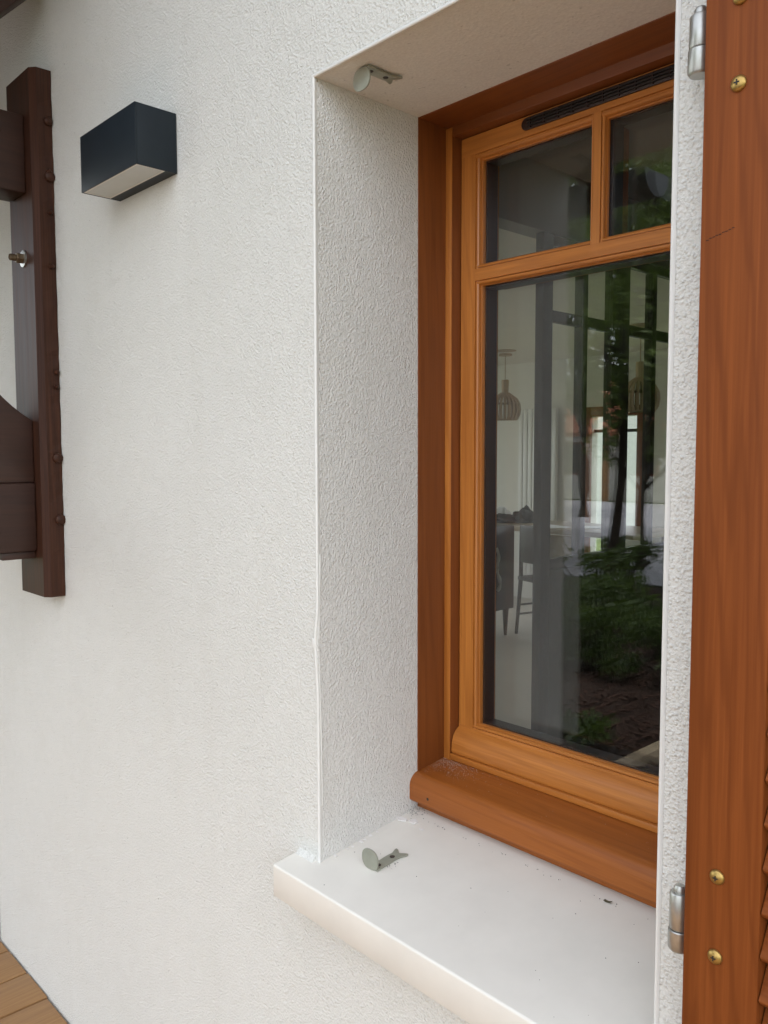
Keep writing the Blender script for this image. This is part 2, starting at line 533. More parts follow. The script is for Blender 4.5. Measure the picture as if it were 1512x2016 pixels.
# deck: boards square to the facade
deck = empty('deck', (0, 0, DECKZ))
structure(deck)
pitch, gapw = 0.156, 0.006
px0 = -1.5625
plank_me = None
for k in range(-12, 32):
    xa = px0 + k * pitch + gapw / 2
    if plank_me is None:
        o = MB().box(0, pitch - gapw, -1.90, -0.004, -0.027, 0.0).build('plank', DECK, None, 0.003)
        plank_me = o.data
    else:
        o = bpy.data.objects.new('plank', plank_me)
        COL.objects.link(o)
    o.parent = deck
    o.location = (xa, random.uniform(-.003, .001), random.uniform(-0.001, 0.001))
for yy in (-0.35, -1.0, -1.7):
    box('joist', DARKW, deck, px0 - 12 * pitch, px0 + 32 * pitch, yy - .03, yy + .03, GZ + .005, DECKZ - .029)
scr = None
for k in range(-3, 2):
    for yy in (-0.35,):
        for dx in (0.035, 0.115):
            p = (px0 + k * pitch + dx, yy + random.uniform(-.008, .008), DECKZ + 0.0012)
            if scr is None:
                scr = MB().lathe([(0.0042, -0.004), (0.0042, 0.0004), (0.0025, 0.0008)], (0, 0, 0), 'z', 10).build('screw', ZINC, None, smooth=True)
                s = scr
            else:
                s = bpy.data.objects.new('screw', scr.data); COL.objects.link(s)
            s.parent = deck
            s.location = (p[0], p[1], p[2] - DECKZ)

# ------------------------------------------------------------------ house
house = empty('house', (0, 0, GZ), 'white rendered house facade with a deep window reveal and smooth corner beads', 'house')
mb = MB()
DOOR = (-2.62, -1.645, DECKZ - 0.03, 1.25)
wall_y(mb, -7.0, 4.2, GZ - .02, 2.55, 0.0, 0.30, [(0.0, W, -0.06, H), DOOR], 0, 1, 2)
wo_ = mb.build('facade_wall', [STUCCO, STUCCO_J, STUCCO_L], house)
weld(wo_)
mb = MB()
wall_y(mb, -7.0, 4.2, GZ - .02, 2.55, 0.302, 0.45, [(-0.035, W + 0.035, 0.03, H + 0.035), DOOR])
weld(mb.build('inner_wall', PLASTER, house))
# side and back walls; wide unseen openings added to light the dining room
mb = MB().box(-7.0, -6.7, 0.455, 7.0, GZ, -0.55).box(-7.0, -6.7, 0.455, 7.0, 1.5, 2.55).box(-7.0, -6.7, 0.455, .8, -.55, 1.5).box(-7.0, -6.7, 5.9, 7.0, -.55, 1.5)
mb.build('side_wall', STUCCO, house)
box('end_wall', STUCCO, house, 3.9, 4.2, 0.455, 7.0, GZ, 2.55)
BW = 6.30
mb = MB()
wall_y(mb, -6.69, 3.89, GZ, 2.55, BW, BW + .10, [(-3.55, -3.05, -0.845, 1.055), (-2.60, -.95, -0.845, 1.50)])
weld(mb.build('back_wall', PLASTER, house))
# main roof with overhang
mb = MB()
RF = [(-0.60, 2.44), (3.4, 4.2), (7.5, 2.4), (7.5, 2.52), (3.4, 4.35), (-0.60, 2.58)]
mb.prism(RF, 'x', -7.4, -6.4)
mb.prism(RF, 'x', -4.3, 4.6)
mb.prism([(-0.60, 2.44), (0.6, 2.970), (0.6, 3.110), (-0.60, 2.58)], 'x', -6.399, -4.301)
mb.prism([(5.4, 3.322), (7.5, 2.4), (7.5, 2.52), (5.4, 3.457)], 'x', -6.399, -4.301)
mb.build('roof', ROOFM, house)
MB().prism([(0.602, 3.10), (3.4, 4.284), (5.398, 3.40), (5.398, 3.406), (3.4, 4.29), (0.602, 3.106)], 'x', -6.395, -4.305).build('added_roof_glazing', GLASS, house)  # unseen glazed bay, added to bring more daylight into the dining room
# plastic corner beads round the opening; the left one is dented and split low down
def bead(path_fn, n, along, prof_r, name):
    pass

def bead_path(z):
    """sideways kick of the damaged left bead"""
    a = math.exp(-((z - 0.385) / 0.035) ** 2) * 0.0042 if z > 0.385 else math.exp(-((z - 0.385) / 0.06) ** 2) * 0.0042
    return a
zs = [-0.0 + 0.01 * i for i in range(131)]
r = 0.0048
mb = MB()
prof = []
for k in range(9):
    th = math.pi * (0.5 + 0.25 * 0) + k * (math.pi * 1.0) / 8
    prof.append((math.cos(th), math.sin(th)))
# rounded L profile in (x, y), convex towards (+x, -y)
arc = [(-0.0044, -0.0003), (-0.0034, -0.0010), (-0.0024, -0.0019), (-0.0009, -0.0023), (0.0006, -0.0019), (0.0016, -0.0009), (0.0019, 0.0005), (0.0014, 0.0020), (0.0008, 0.0036), (0.0004, 0.0055)]
def strip(path, arc, fn):
    v, f = [], []
    n = len(arc)
    for p in path:
        for a in arc:
            v.append(fn(p, a))
    for i in range(len(path) - 1):
        for k in range(n - 1):
            f.append((i * n + k, i * n + k + 1, (i + 1) * n + k + 1, (i + 1) * n + k))
    return v, f
v, f = strip(zs, arc, lambda z, a: (a[0] - bead_path(z), a[1] - bead_path(z) * 0.5, z))
mb.add(v, f).build('corner_bead', BEAD, house, smooth=True)
# split lip that has come away from the bead
mb = MB()
zl = [0.10 + 0.01 * i for i in range(44)]
def lipx(z):
    return 0.0042 * math.exp(-((z - 0.372) / 0.13) ** 2)
mb.tube([(0.0027 - lipx(z) * 0.9, 0.0045 - 0.002 * math.exp(-((z - .38) / .1) ** 2), z) for z in zl], [0.0011 + 0.0006 * math.exp(-((z - .37) / .1) ** 2) for z in zl], 6)
mb.build('bead_lip', BEAD, house, smooth=True)
# chipped clip over the kink
MB().box(-0.0105, -0.0040, -0.0052, -0.0015, 0.372, 0.388).build('bead_chip', BEAD, house, 0.001)
xs = [-0.002 + 0.02 * i for i in range(33)]
arc2 = [(a[0], a[1]) for a in arc]
v, f = strip(xs, arc2, lambda x, a: (min(x, W + .002), a[1], H - a[0]))
MB().add(v, f).build('corner_bead', BEAD, house, smooth=True)
v, f = strip([-0.0, 0.4, 0.9, H], arc, lambda z, a: (W - a[0], a[1], z))
MB().add(v, f).build('corner_bead', BEAD, house, smooth=True)

# ------------------------------------------------------------------ window sill of the wall
sill = empty('window_sill', (W / 2, 0, 0), 'white painted sloping sill slab with bright front edge under the window', 'window sill')
mb = MB()
sl = 0.114
def zt(y): return sl * y
yf = -0.0545
pr = [(0.30, zt(0.30)), (yf + .0036, zt(yf + .0036)), (yf + .0030, zt(yf + .003)), (yf + .0011, zt(yf) - .0006), (yf + .0003, zt(yf) - .0018), (yf, zt(yf) - .0034), (yf, zt(yf) - .0040), (yf + .0006, zt(yf) - 0.0545), (yf + .0016, zt(yf) - 0.056), (0.30, -0.058)]
mb.prism(pr, 'x', -0.059, W + 0.06)
mb.build('slab', SILLW, sill, smooth=True)
# mortar fillet where slab meets the render
MB().prism([(-0.012, -0.004), (0.004, 0.011), (0.004, -0.004)], 'x', -0.056, -0.0105).build('mortar_fillet', STUCCO, sill)

# ------------------------------------------------------------------ window
win = empty('window', (W / 2, 0.30, 0.05), 'orange-brown stained timber window with two small upper panes and one tall pane', 'window')
frame = empty('frame', (0, 0, 0)); frame.parent = win
YB = 0.392
e = 0.0018
FS = 0.0173
for s in (0, 1):
    def X(x): return x if s == 0 else W - x
    mb = MB().prism([(X(-.034), .2375), (X(e), .2375), (X(e), .311), (X(FS), .311), (X(FS), YB), (X(-.034), YB)], 'z', 0.040, H + .034)
    mb.build('jamb', RED, frame, 0.0012)
    # lighter bead strip on the front of the rebate
    box('jamb_strip', GOLD, frame, min(X(e + .0004), X(FS)), max(X(e + .0004), X(FS)), .3086, .3109, .104, H - .004, 0.0008)
mb = MB().prism([(.2380, H + .034), (.2380, H - e), (.311, H - e), (.311, H - .0195), (YB, H - .0195), (YB, H + .034)], 'x', e + .0005, W - e - .0005)
mb.build('head', REDX, frame, 0.0012)
# timber sill board: sloping top, rounded nose, drip gap below
nose = [(YB - .002, .114), (.311, .106), (.2375, .0974), (.2368, .0973), (.2310, .0957), (.2258, .0925), (.2212, .0875), (.2184, .0825), (.2172, .0775), (.2170, .0765), (.2167, .0515), (.2167, .0505), (.2180, .0472), (.2186, .0470), (.238, .0470), (.2385, .0285), (YB - .002, .036)]
mb = MB().prism(nose, 'x', -0.0012, W + .0012)
sb = mb.build('sill_board', REDS, frame, 0.0008, smooth=True)
MB().lathe([(0.0028, 0), (0.0028, 0.0006)], (0.047, .2172, .0625), '-y', 10).build('nail_hole', DARKM, frame)
MB().box(0.018, W - .018, .3086, YB - .01, .1066, .118).build('bottom_strip', GOLDX, frame, 0.001)

sash = empty('sash', (0, 0, 0)); sash.parent = win
S0, SB, ST = .0195, .118, H - .0215       # sash outer edges
YS = .334                                  # sash face
GY = .3485                                 # outer glass face
BX, BWD = .0536, .0101                     # flat ends, moulding width
def ovolo(a, d):
    """moulding from the flat edge (0) to the glass (a): (offset, y)"""
    return [(0.0, YS), (0.0004, YS + .0035), (.0016, YS + .0035), (.0020, YS + .0012), (.0045 * a / .0101, YS + .0010), (.0068 * a / .0101, YS + .0026), (.0078 * a / .0101, YS + .0060), (.0080 * a / .0101, YS + .0085), (.0090 * a / .0101, YS + .0080), (a, YS + .0095), (a, GY)]
ov = ovolo(BWD, 0)
for s in (0, 1):
    def X(x): return x if s == 0 else W - x
    pr = [(X(S0), YB + .012), (X(S0), YS), (X(BX), YS)] + [(X(BX + o_), y_) for o_, y_ in ov[1:]] + [(X(BX + BWD - .006), GY + .034), (X(BX + BWD - .012), YB + .012)]
    MB().prism(pr, 'z', SB + .002, ST).build('stile', GOLD, sash, smooth=False)
g0, g1 = BX + BWD, W - BX - BWD
ZB_, ZT_ = .172, 1.245
# bottom rail with weather nose
pr = [(YB + .012, SB), (.338, SB), (.326, SB + .001), (.3180, SB - .0005), (.3174, SB - .0005), (.3135, SB + .0015), (.3124, SB + .005), (.3124, SB + .006), (.3132, SB + .0205), (.3134, SB + .0215), (.3170, SB + .0335), (.3225, SB + .0415), (.3285, SB + .0462), (YS - .0012, SB + .0485), (YS - .0006, SB + .0490), (YS - .0006, ZB_ - .0005), (YS - .0006, ZB_)]
pr += [(y_ - .0006, ZB_ + o_ * .8) for o_, y_ in ov[1:]] + [(GY + .034, ZB_ + .001), (YB + .012, ZB_ - .004)]
MB().prism(pr, 'x', S0 - .0004, W - S0 + .0004).build('bottom_rail', GOLDX, sash, smooth=True)
pr = [(YB + .012, ST), (YS - .0006, ST), (YS - .0006, ZT_)] + [(y_ - .0006, ZT_ - o_ * 1.2) for o_, y_ in ov[1:]] + [(GY + .034, ZT_ - .004), (YB + .012, ZT_ + .001)]
MB().prism(pr, 'x', S0 + .0003, W - S0 - .0003).build('top_rail', GOLDX, sash)
# transom and upright glazing bar
tz, th = 1.027, .0110
fl = [(o_ * .9, y_) for o_, y_ in ov[1:]]
pr = [(YS - .0010, tz + th), (YS - .0010, tz - th)] + [(y_, tz - th - o_) for o_, y_ in fl] + [(GY, tz - th - .009), (GY, tz + th + .009)] + [(y_, tz + th + o_) for o_, y_ in reversed(fl)]
MB().prism(pr, 'x', g0 - .0095, g1 + .0095).build('transom_bar', GOLDX, sash)
mx_, mh = .3105, .0070
fm = [(o_ * .75, y_) for o_, y_ in ov[1:]]
pr = [(mx_ + mh, YS - .0003), (mx_ - mh, YS - .0003)] + [(mx_ - mh - o_, y_) for o_, y_ in fm] + [(mx_ - mh - .0076, GY), (mx_ + mh + .0076, GY)] + [(mx_ + mh + o_, y_) for o_, y_ in reversed(fm)]
MB().prism(pr, 'z', tz + th - .0002, ZT_ + .0002).build('glazing_bar', GOLD, sash)
# double glazing: one sealed unit, black spacer round each opening behind the bars
def pane(x0, x1, z0, z1):
    for y in (GY + .0006, GY + .0346):
        MB().box(x0, x1, y, y + .004, z0, z1).build('pane', GLASS, sash)
    mb = MB()
    t = .0085
    y0, y1 = GY + .0048, GY + .0344
    mb.box(x0, x0 + t, y0, y1, z0, z1).box(x1 - t, x1, y0, y1, z0, z1).box(x0 + t, x1 - t, y0, y1, z0, z0 + t).box(x0 + t, x1 - t, y0, y1, z1 - t, z1)
    mb.build('spacer', GASK, sash)
ZG0, ZG1 = ZB_ + .0075, ZT_ - .0115
pane(g0 - .006, g1 + .006, ZG0 - .006, tz - th - .004)
pane(g0 - .006, mx_ - mh - .003, tz + th + .004, ZG1 + .006)
pane(mx_ + mh + .003, g1 + .006, tz + th + .004, ZG1 + .006)
# inner glazing beads, same bars seen through the glass
YI = GY + .0395
for (x0, x1, z0, z1) in ((g0, g1, tz - .018, tz + .018), (mx_ - .012, mx_ + .012, tz + .018, ZG1)):
    MB().box(x0, x1, YI, YB + .018, z0, z1).build('inner_bar', RED, sash)
# trickle vent in the top rail
vent = empty('vent_grille', (0, 0, 0)); vent.parent = win
vz, vh, vx0, vx1 = 1.2650, .0105, .160, .458
mb = MB()
pr = []
for k in range(9):
    th_ = math.pi / 2 + math.pi * k / 8
    pr.append((vx0 + vh + vh * math.cos(th_), vz + vh * math.sin(th_)))
for k in range(9):
    th_ = -math.pi / 2 + math.pi * k / 8
    pr.append((vx1 - vh + vh * math.cos(th_), vz + vh * math.sin(th_)))
mb.prism(pr, 'y', YS - .0040, YS - .0009).build('vent_plate', VENT, vent, 0.0006)
for dz in (-.0052, 0, .0052):
    box('slat', DARKM, vent, vx0 + .014, vx1 - .014, YS - .0075, YS - .0042, vz + dz - .0009, vz + dz + .0009)
for k in range(10):
    x = vx0 + .02 + k * (vx1 - vx0 - .04) / 9
    box('divider', VENT, vent, x - .0009, x + .0009, YS - .0070, YS - .0042, vz - .0088, vz + .0088)

# ------------------------------------------------------------------ louvred shutter, folded back against the wall
shut = empty('shutter', (.98, -.04, 0), 'reddish brown louvred timber shutter folded back flat beside the window', 'shutter')
SX0, SX1, SY0, SY1 = .6815, 1.2815, -.055, -.025
SWD = .0785
for (a, b) in ((SX0, SX0 + SWD), (SX1 - SWD, SX1)):
    box('stile', SHUT, shut, a, b, SY0, SY1, .012, 1.285, .0022)
for (a, b) in ((.0125, .108), (.60, .68), (1.19, 1.2845)):
    box('rail', SHUTX, shut, SX0 + SWD + .0006, SX1 - SWD - .0006, SY0 + .0015, SY1 - .0015, a, b, .002)
slat_me = None
def slats(z0, z1):
    global slat_me
    n = int(round((z1 - z0) / .046))
    for k in range(n):
        z = z0 + (k + .5) * (z1 - z0) / n
        if slat_me is None:
            s_ = MB().prism([(-.016, -.017), (-.0105, -.023), (.013, .017), (.0085, .022)], 'x', SX0 + SWD + .0008 - .98, SX1 - SWD - .0008 - .98).build('slat', SHUTX, None, .0015)
            slat_me = s_.data
        else:
            s_ = bpy.data.objects.new('slat', slat_me); COL.objects.link(s_)
        s_.parent = shut
        s_.location = (0, 0, z)
slats(.108, .60)
slats(.68, 1.19)
def hinge(zlow, zmid, ztop, zpin):
    h = empty('hinge', (0, 0, 0)); h.parent = shut
    ax, ay, rr = .6645, -.0300, .0108
    MB().lathe([(rr * .92, 0), (rr, .0015), (rr, ztop - zmid - .0015), (rr * .9, ztop - zmid)], (ax, ay, zmid + .0008), 'z', 24).build('knuckle', ZINC, h, smooth=True)
    MB().lathe([(rr * .9, 0), (rr * 1.09, .003), (rr * 1.09, zmid - zlow - .001), (rr * 1.0, zmid - zlow)], (ax, ay, zlow), 'z', 24).build('pivot_socket', ZINC, h, smooth=True)
    MB().lathe([(rr * .62, 0), (rr * .62, zpin - ztop - .004), (rr * .45, zpin - ztop - .001), (rr * .12, zpin - ztop)], (ax, ay, ztop), 'z', 20).build('pin', ZINC, h, smooth=True)
    box('strap', ZINC, h, ax + .003, ax + .14, -.0246, -.0206, zmid + .004, ztop - .004, .0006)
    box('wall_plate', ZINC, h, ax - .004, ax + .05, -.0062, -.0008, zlow - .01, zmid + .0, .001)
    box('pivot_arm', ZINC, h, ax - .005, ax + .005, -.022, -.0055, zlow + .003, zmid - .003, .0008)
hinge(1.0795, 1.1050, 1.1375, 1.1475)
hinge(.1575, .1810, .2215, .2310)
def screw(z, x=.7165):
    s_ = MB().lathe([(.0078, 0), (.0078, .0008), (.0070, .0022), (.0052, .0036), (.0024, .0045), (.0004, .0047)], (x, SY0 - .0002, z), '-y', 24).build('screw', BRASS, shut, smooth=True)
    MB().box(x - .0026, x + .0026, SY0 - .0054, SY0 - .0042, z - .0006, z + .0006).box(x - .0006, x + .0006, SY0 - .0055, SY0 - .0042, z - .0026, z + .0026).build('cross_slot', DARKM, s_)
for z in (1.0486, 1.1285, .2678, .1834):
    screw(z)

mb = MB()
for k in range(9):
    x_, z_ = .688 + .0032 * k, .9075 + .0009 * k + random.uniform(-.0004, .0004)
    mb.box(x_, x_ + .0026, SY0 - .00025, SY0 + .0005, z_ - .0004, z_ + .0004)
mb.build('scratch', DARKW, shut)

# ------------------------------------------------------------------ shutter stops
def shutter_stop(name, loc, flip, label):
    """bent steel plate: upright rounded tab, strap running back to a forked tail. local: tab at y=0, strap towards +y"""
    o = empty(name, loc, label, 'shutter stop', 'shutter stops of the window')
    s = -1 if flip else 1
    w2, h = .0195, .0345
    pr = []
    n = 22
    for k in range(n):
        a = 2 * math.pi * k / n
        ca, sa = math.cos(a), math.sin(a)
        px_ = w2 * (abs(ca) ** .8) * (1 if ca > 0 else -1)
        pz = h / 2 + h / 2 * (abs(sa) ** .85) * (1 if sa > 0 else -1)
        pr.append((loc[0] - .008 + px_, loc[2] + s * (pz + .0005)))
    MB().prism(pr, 'y', loc[1], loc[1] + .0030).build('tab', STOPM, o, .0007)
    z0, z1 = loc[2] + s * .0012, loc[2] + s * .0042
    if s < 0: z0, z1 = z1, z0
    ln = .064
    slp = sl if not flip else 0.0
    x = loc[0]
    out = [(-.0115, .002), (.0085, .002), (.0085, ln - .018), (.0095, ln - .010), (.0150, ln + .002), (.0140, ln + .005), (.0090, ln + .0035), (.0000, ln - .003), (-.0085, ln + .0035), (-.0145, ln + .005), (-.0150, ln + .002), (-.0105, ln - .010), (-.0115, ln - .018)]
    v = [(x + a, loc[1] + b, z0 + slp * b) for a, b in out] + [(x + a, loc[1] + b, z1 + slp * b) for a, b in out]
    m_ = len(out)
    f = [(i, (i + 1) % m_, m_ + (i + 1) % m_, m_ + i) for i in range(m_)] + [tuple(range(m_))[::-1], tuple(range(m_, 2 * m_))]
    MB().add(v, f).build('strap', STOPM, o, .0006)
    for b in (.014, .046):
        zc = (z1 if s > 0 else z0) + slp * b
        MB().lathe([(.0046, 0), (.0042, .0008), (.0018, .0012)], (x - .0012, loc[1] + b, zc - (0 if s > 0 else .0)), 'z' if s > 0 else '-z', 14).build('screw', VENT, o, smooth=True)
    return o
shutter_stop('shutter_stop', (.0905, .0405, .0040), False, 'small grey metal stop plate standing on the white sill')
shutter_stop('shutter_stop', (.0870, .0310, 1.2985), True, 'small grey metal stop plate hanging under the lintel')

# ------------------------------------------------------------------ wall light
lx0, lx1, ly, lz0, lz1 = -.6826, -.4343, .0895, 1.2522, 1.3681
lamp = empty('wall_light', ((lx0 + lx1) / 2, 0, lz0), 'anthracite box shaped wall light with pale diffuser underneath', 'wall light')
t = .003
yb = -.0015
mb = MB()
pr = [(lx0, lx1)]
box('front_panel', ANTHR, lamp, lx0, lx1, -ly, -ly + t, lz0, lz1, .0008)
box('side_panel', ANTHR, lamp, lx0, lx0 + t, -ly + t + .0002, yb, lz0, lz1, .0008)
box('side_panel', ANTHR, lamp, lx1 - t, lx1, -ly + t + .0002, yb, lz0, lz1, .0008)
dsp = -ly + .064
MB().box(lx0 + t + .0003, lx1 - t - .0003, dsp, yb, lz0 + .0005, lz0 + .0035).build('base_plate', ANTHR, lamp)
MB().box(lx0 + t + .0003, lx1 - t - .0003, -ly + t + .0003, yb, lz1 - .0045, lz1 - .001).build('top_cover', ANTHR, lamp)
df = box('diffuser', FROST, lamp, lx0 + t + .004, lx1 - t - .004, -ly + t + .004, dsp - .004, lz0 + .0014, lz0 + .006)
mb = MB()
a0, a1, b0, b1 = lx0 + t + .0004, lx1 - t - .0004, -ly + t + .0004, dsp - .0002
for q in ((a0, a1, b0, b0 + .0038), (a0, a1, b1 - .0038, b1), (a0, a0 + .0038, b0 + .0038, b1 - .0038), (a1 - .0038, a1, b0 + .0038, b1 - .0038)):
    mb.box(q[0], q[1], q[2], q[3], lz0 + .0006, lz0 + .006)
mb.build('diffuser_rim', FROSTR, df)

# ------------------------------------------------------------------ timber bracket under the porch roof
brk = empty('timber_bracket', (-1.13, 0, .33), 'dark brown timber wall bracket with curved brace and bolted wall board', 'bracket')
bx0, bx1, bd = -1.215, -1.047, .050
mb = MB()
ch = .016
zc0, zc1 = .331, 1.648
# board: chamfered front right arris and slightly ragged back edge towards the render
n = 60
pts = [(bx0, -.001), (bx0, -bd), (bx1 - ch, -bd), (bx1, -bd + ch * .8), (bx1, -.001)]
v, f = [], []
for i in range(n + 1):
    z = zc0 + (zc1 - zc0) * i / n
    for k, (x, y) in enumerate(pts):
        jx = random.uniform(-.0012, .0022) if k == 4 else 0
        v.append((x + jx, y, z))
m_ = len(pts)
for i in range(n):
    for k in range(m_):
        f.append((i * m_ + k, i * m_ + (k + 1) % m_, (i + 1) * m_ + (k + 1) % m_, (i + 1) * m_ + k))
f += [tuple(range(m_))[::-1], tuple(range(n * m_, (n + 1) * m_))]
MB().add(v, f).build('wall_board', DARKW, brk)
# upper beam, going out square from the wall
hb0, hb1 = -1.205, -1.098
box('upper_beam', DARKWY, brk, hb0, hb1, -.95, -bd - .0005, 1.352, 1.545, .006)
# curved brace
mb = MB()
up, lo = [], []
for i in range(15):
    q = .338 * i / 14
    up.append((-bd - .0005 - q, .785 + .55 * q + 3.2 * q * q))
for i in range(12):
    q = .092 + .36 * i / 11
    lo.append((-bd - .0005 - q, .6250 + 1.75 * (q - .092) + .72 * (q - .092) ** 2))
lo = [(-bd - .0005, .6250)] + [(a_, min(b_, 1.3515)) for a_, b_ in lo]
up = [(a_, min(b_, 1.3515)) for a_, b_ in up]
mb.prism(up + lo[::-1], 'x', hb0 + .006, hb1 - .004)
mb.build('curved_brace', DARKWY, brk, .004)
box('lower_beam', DARKWY, brk, hb0, hb1 + .002, -.60, -bd - .0005, .448, .6245, .006)
box('spacer_block', DARKWY, brk, hb0 + .01, hb1 - .012, -.135, -bd - .0005, .428, .4475, .003)
# bolt with washer and nut on the board front
b_ = empty('bolt', (0, 0, 0)); b_.parent = brk
bp = (-1.130, -bd - .0004, 1.196)
MB().lathe([(.021, 0), (.021, .003), (.018, .0036)], bp, '-y', 24).build('washer', ZINC, b_, smooth=True)
MB().lathe([(.0135, .0038), (.0135, .018), (.012, .0195)], bp, '-y', 6).build('nut', BRONZE, b_)
MB().lathe([(.0085, .018), (.0085, .034), (.0065, .0355), (.0065, .033), (.0002, .033)], bp, '-y', 16).build('threaded_end', BRONZE, b_, smooth=True)
# dark plugs along the edge against the wall
for z, rr in ((1.523, .011), (1.388, .013), (1.168, .006), (.905, .007), (.688, .013), (.530, .014), (.868, .006), (1.40, .006), (1.30, .005)):
    MB().lathe([(rr * .8, 0), (rr, .003), (rr * .95, .010), (rr * .5, .014)], (bx1 - .001, -.012 + random.uniform(-.003, .003), z), 'x', 10).build('plug', DARKW, brk, smooth=True)

# porch canopy above the door, gutter at its front
can = empty('porch_canopy', (-1.8, 0, 2.25), 'dark boarded porch canopy over the entrance with grey gutter', 'canopy')
cx0, cx1 = -3.3, -.56
MB().prism([(0.0, 2.24), (-1.12, 1.72), (-1.12, 1.75), (0.0, 2.27)], 'x', cx0, cx1).build('boarding', ROOFM, can)
MB().prism([(-.001, 2.2745), (-1.15, 1.7405), (-1.15, 1.78), (-.001, 2.31)], 'x', cx0 - .05, cx1 + .04).build('roofing', TILE, can)
for x in (-3.2, -2.5, -1.80, -1.15, -.62):
    MB().prism([(-.001, 2.12), (-1.10, 1.609), (-1.10, 1.7285), (-.001, 2.2385)], 'x', x - .035, x + .035).build('rafter', DARKWY, can)
gut = []
for k in range(15):
    a = math.pi + math.pi * k / 14
    gut.append((math.cos(a), math.sin(a)))
v, f = [], []
for x in (cx0 - .1, cx1 + .08):
    for rr in (.085, .081):
        for a in gut:
            v.append((x, -1.235 + rr * a[0], 1.70 + rr * 1.05 * a[1]))
n = len(gut)
for k in range(n - 1):
    f.append((k, k + 1, 2 * n + k + 1, 2 * n + k))
    f.append((n + k, n + k + 1, 3 * n + k + 1, 3 * n + k))
MB().add(v, f).build('gutter', GUTT, can, smooth=True)
MB().prism([(-1.235 + .083 * a[0], 1.70 + .087 * a[1]) for a in gut], 'x', cx1 + .078, cx1 + .082).build('gutter_end', GUTT, can)
# raking strut whose lower edge crosses the corner of the view
def rk(y): return 1.8666 + 1.039 * y
strut = MB().prism([(-.0025, rk(-.0025)), (-.33, rk(-.33)), (-.33, rk(-.33) + .16), (-.0025, rk(-.0025) + .16)], 'x', -1.14, -1.035)
strut.build('raking_strut', DARKWY, can, .004)

# front door left of the wall end
door = empty('front_door', (-2.13, .12, DECKZ), 'brown timber door at the left end of the wall', 'door')
for (a, b) in ((-2.62, -2.55), (-1.715, -1.6475)):
    box('door_jamb', RED, door, a + .002, b, .06, .16, DECKZ, 1.248, .002)
box('door_head', RED, door, -2.549, -1.716, .06, .16, 1.18, 1.248, .002)
for k in range(6):
    box('board', RED, door, -2.547 + k * .1385, -2.547 + (k + 1) * .1385 - .002, .09, .13, DECKZ + .01, 1.178, .003)
MB().lathe([(.012, 0), (.012, .04), (.024, .045), (.026, .06), (.015, .07)], (-1.79, .09, .12), '-y', 18).build('knob', BRASS, door, smooth=True)

# ------------------------------------------------------------------ interior
FZ = -0.85
structure(MB().box(-6.69, 3.89, .455, BW - .002, FZ - .1, FZ).build('room_floor', FLOORM))
PX = -.80                                       # glazed partition plane
structure(MB().box(-4.3, PX - .09, .455, BW - .002, 1.65, 1.75).box(-6.69, -4.301, 3.2, BW - .002, 1.65, 1.75).box(-6.69, -4.301, .455, .8, 1.65, 1.75).build('dining_ceiling', CEILW))  # gap left under the added roof glass to brighten the room
structure(MB().box(PX + .002, 3.89, .455, BW - .002, 1.75, 1.85).build('hall_ceiling', HALLW))
structure(MB().box(PX - .088, PX, .455, BW - .002, 1.514, 1.90).build('bulkhead', HALLW))
structure(MB().box(PX - .088, PX, 3.42, BW - .002, FZ, 1.5138).build('hall_side_wall', HALLW))
structure(MB().box(PX + .004, 3.89, 4.6, 4.7, FZ, 1.748).build('hall_back_wall', HALLW))

part = empty('glazed_partition', (PX - .04, 2.5, FZ), 'black steel framed glass partition with low solid base inside the house', 'partition')
p0, p1 = PX - .042, PX - .004
box('post', STEELB, part, p0 + .005, p1 + .004, 1.712, 1.772, FZ, 1.5135, .002)
box('low_panel', LOWW, part, p0 - .01, p1, 1.7725, 3.418, FZ, .248, .002)
box('transom', STEELB, part, p0 + .008, p1 - .004, 1.7725, 3.418, 1.194, 1.236, .001)
box('top_rail', STEELB, part, p0 + .005, p1 - .005, 1.7725, 3.418, 1.478, 1.5132, .001)
box('bottom_rail', STEELB, part, p0 + .005, p1 - .005, 1.7725, 3.418, .2485, .29, .001)
edges = [1.7725]
for (a, b) in ((1.975, 2.010), (2.190, 2.322), (2.510, 2.545), (2.78, 2.92), (3.11, 3.15)):
    box('mullion', STEELB, part, p0, p1 + .001, a, b, .2902, 1.4778, .001)
    edges += [a, b]
edges.append(3.418)
for k in range(0, len(edges), 2):
    for (z0, z1) in ((.2905, 1.1895), (1.2385, 1.4775)):
        MB().box(p0 + .022, p0 + .028, edges[k] + .0005, edges[k + 1] - .0005, z0, z1).build('glass_panel', GLASS, part)

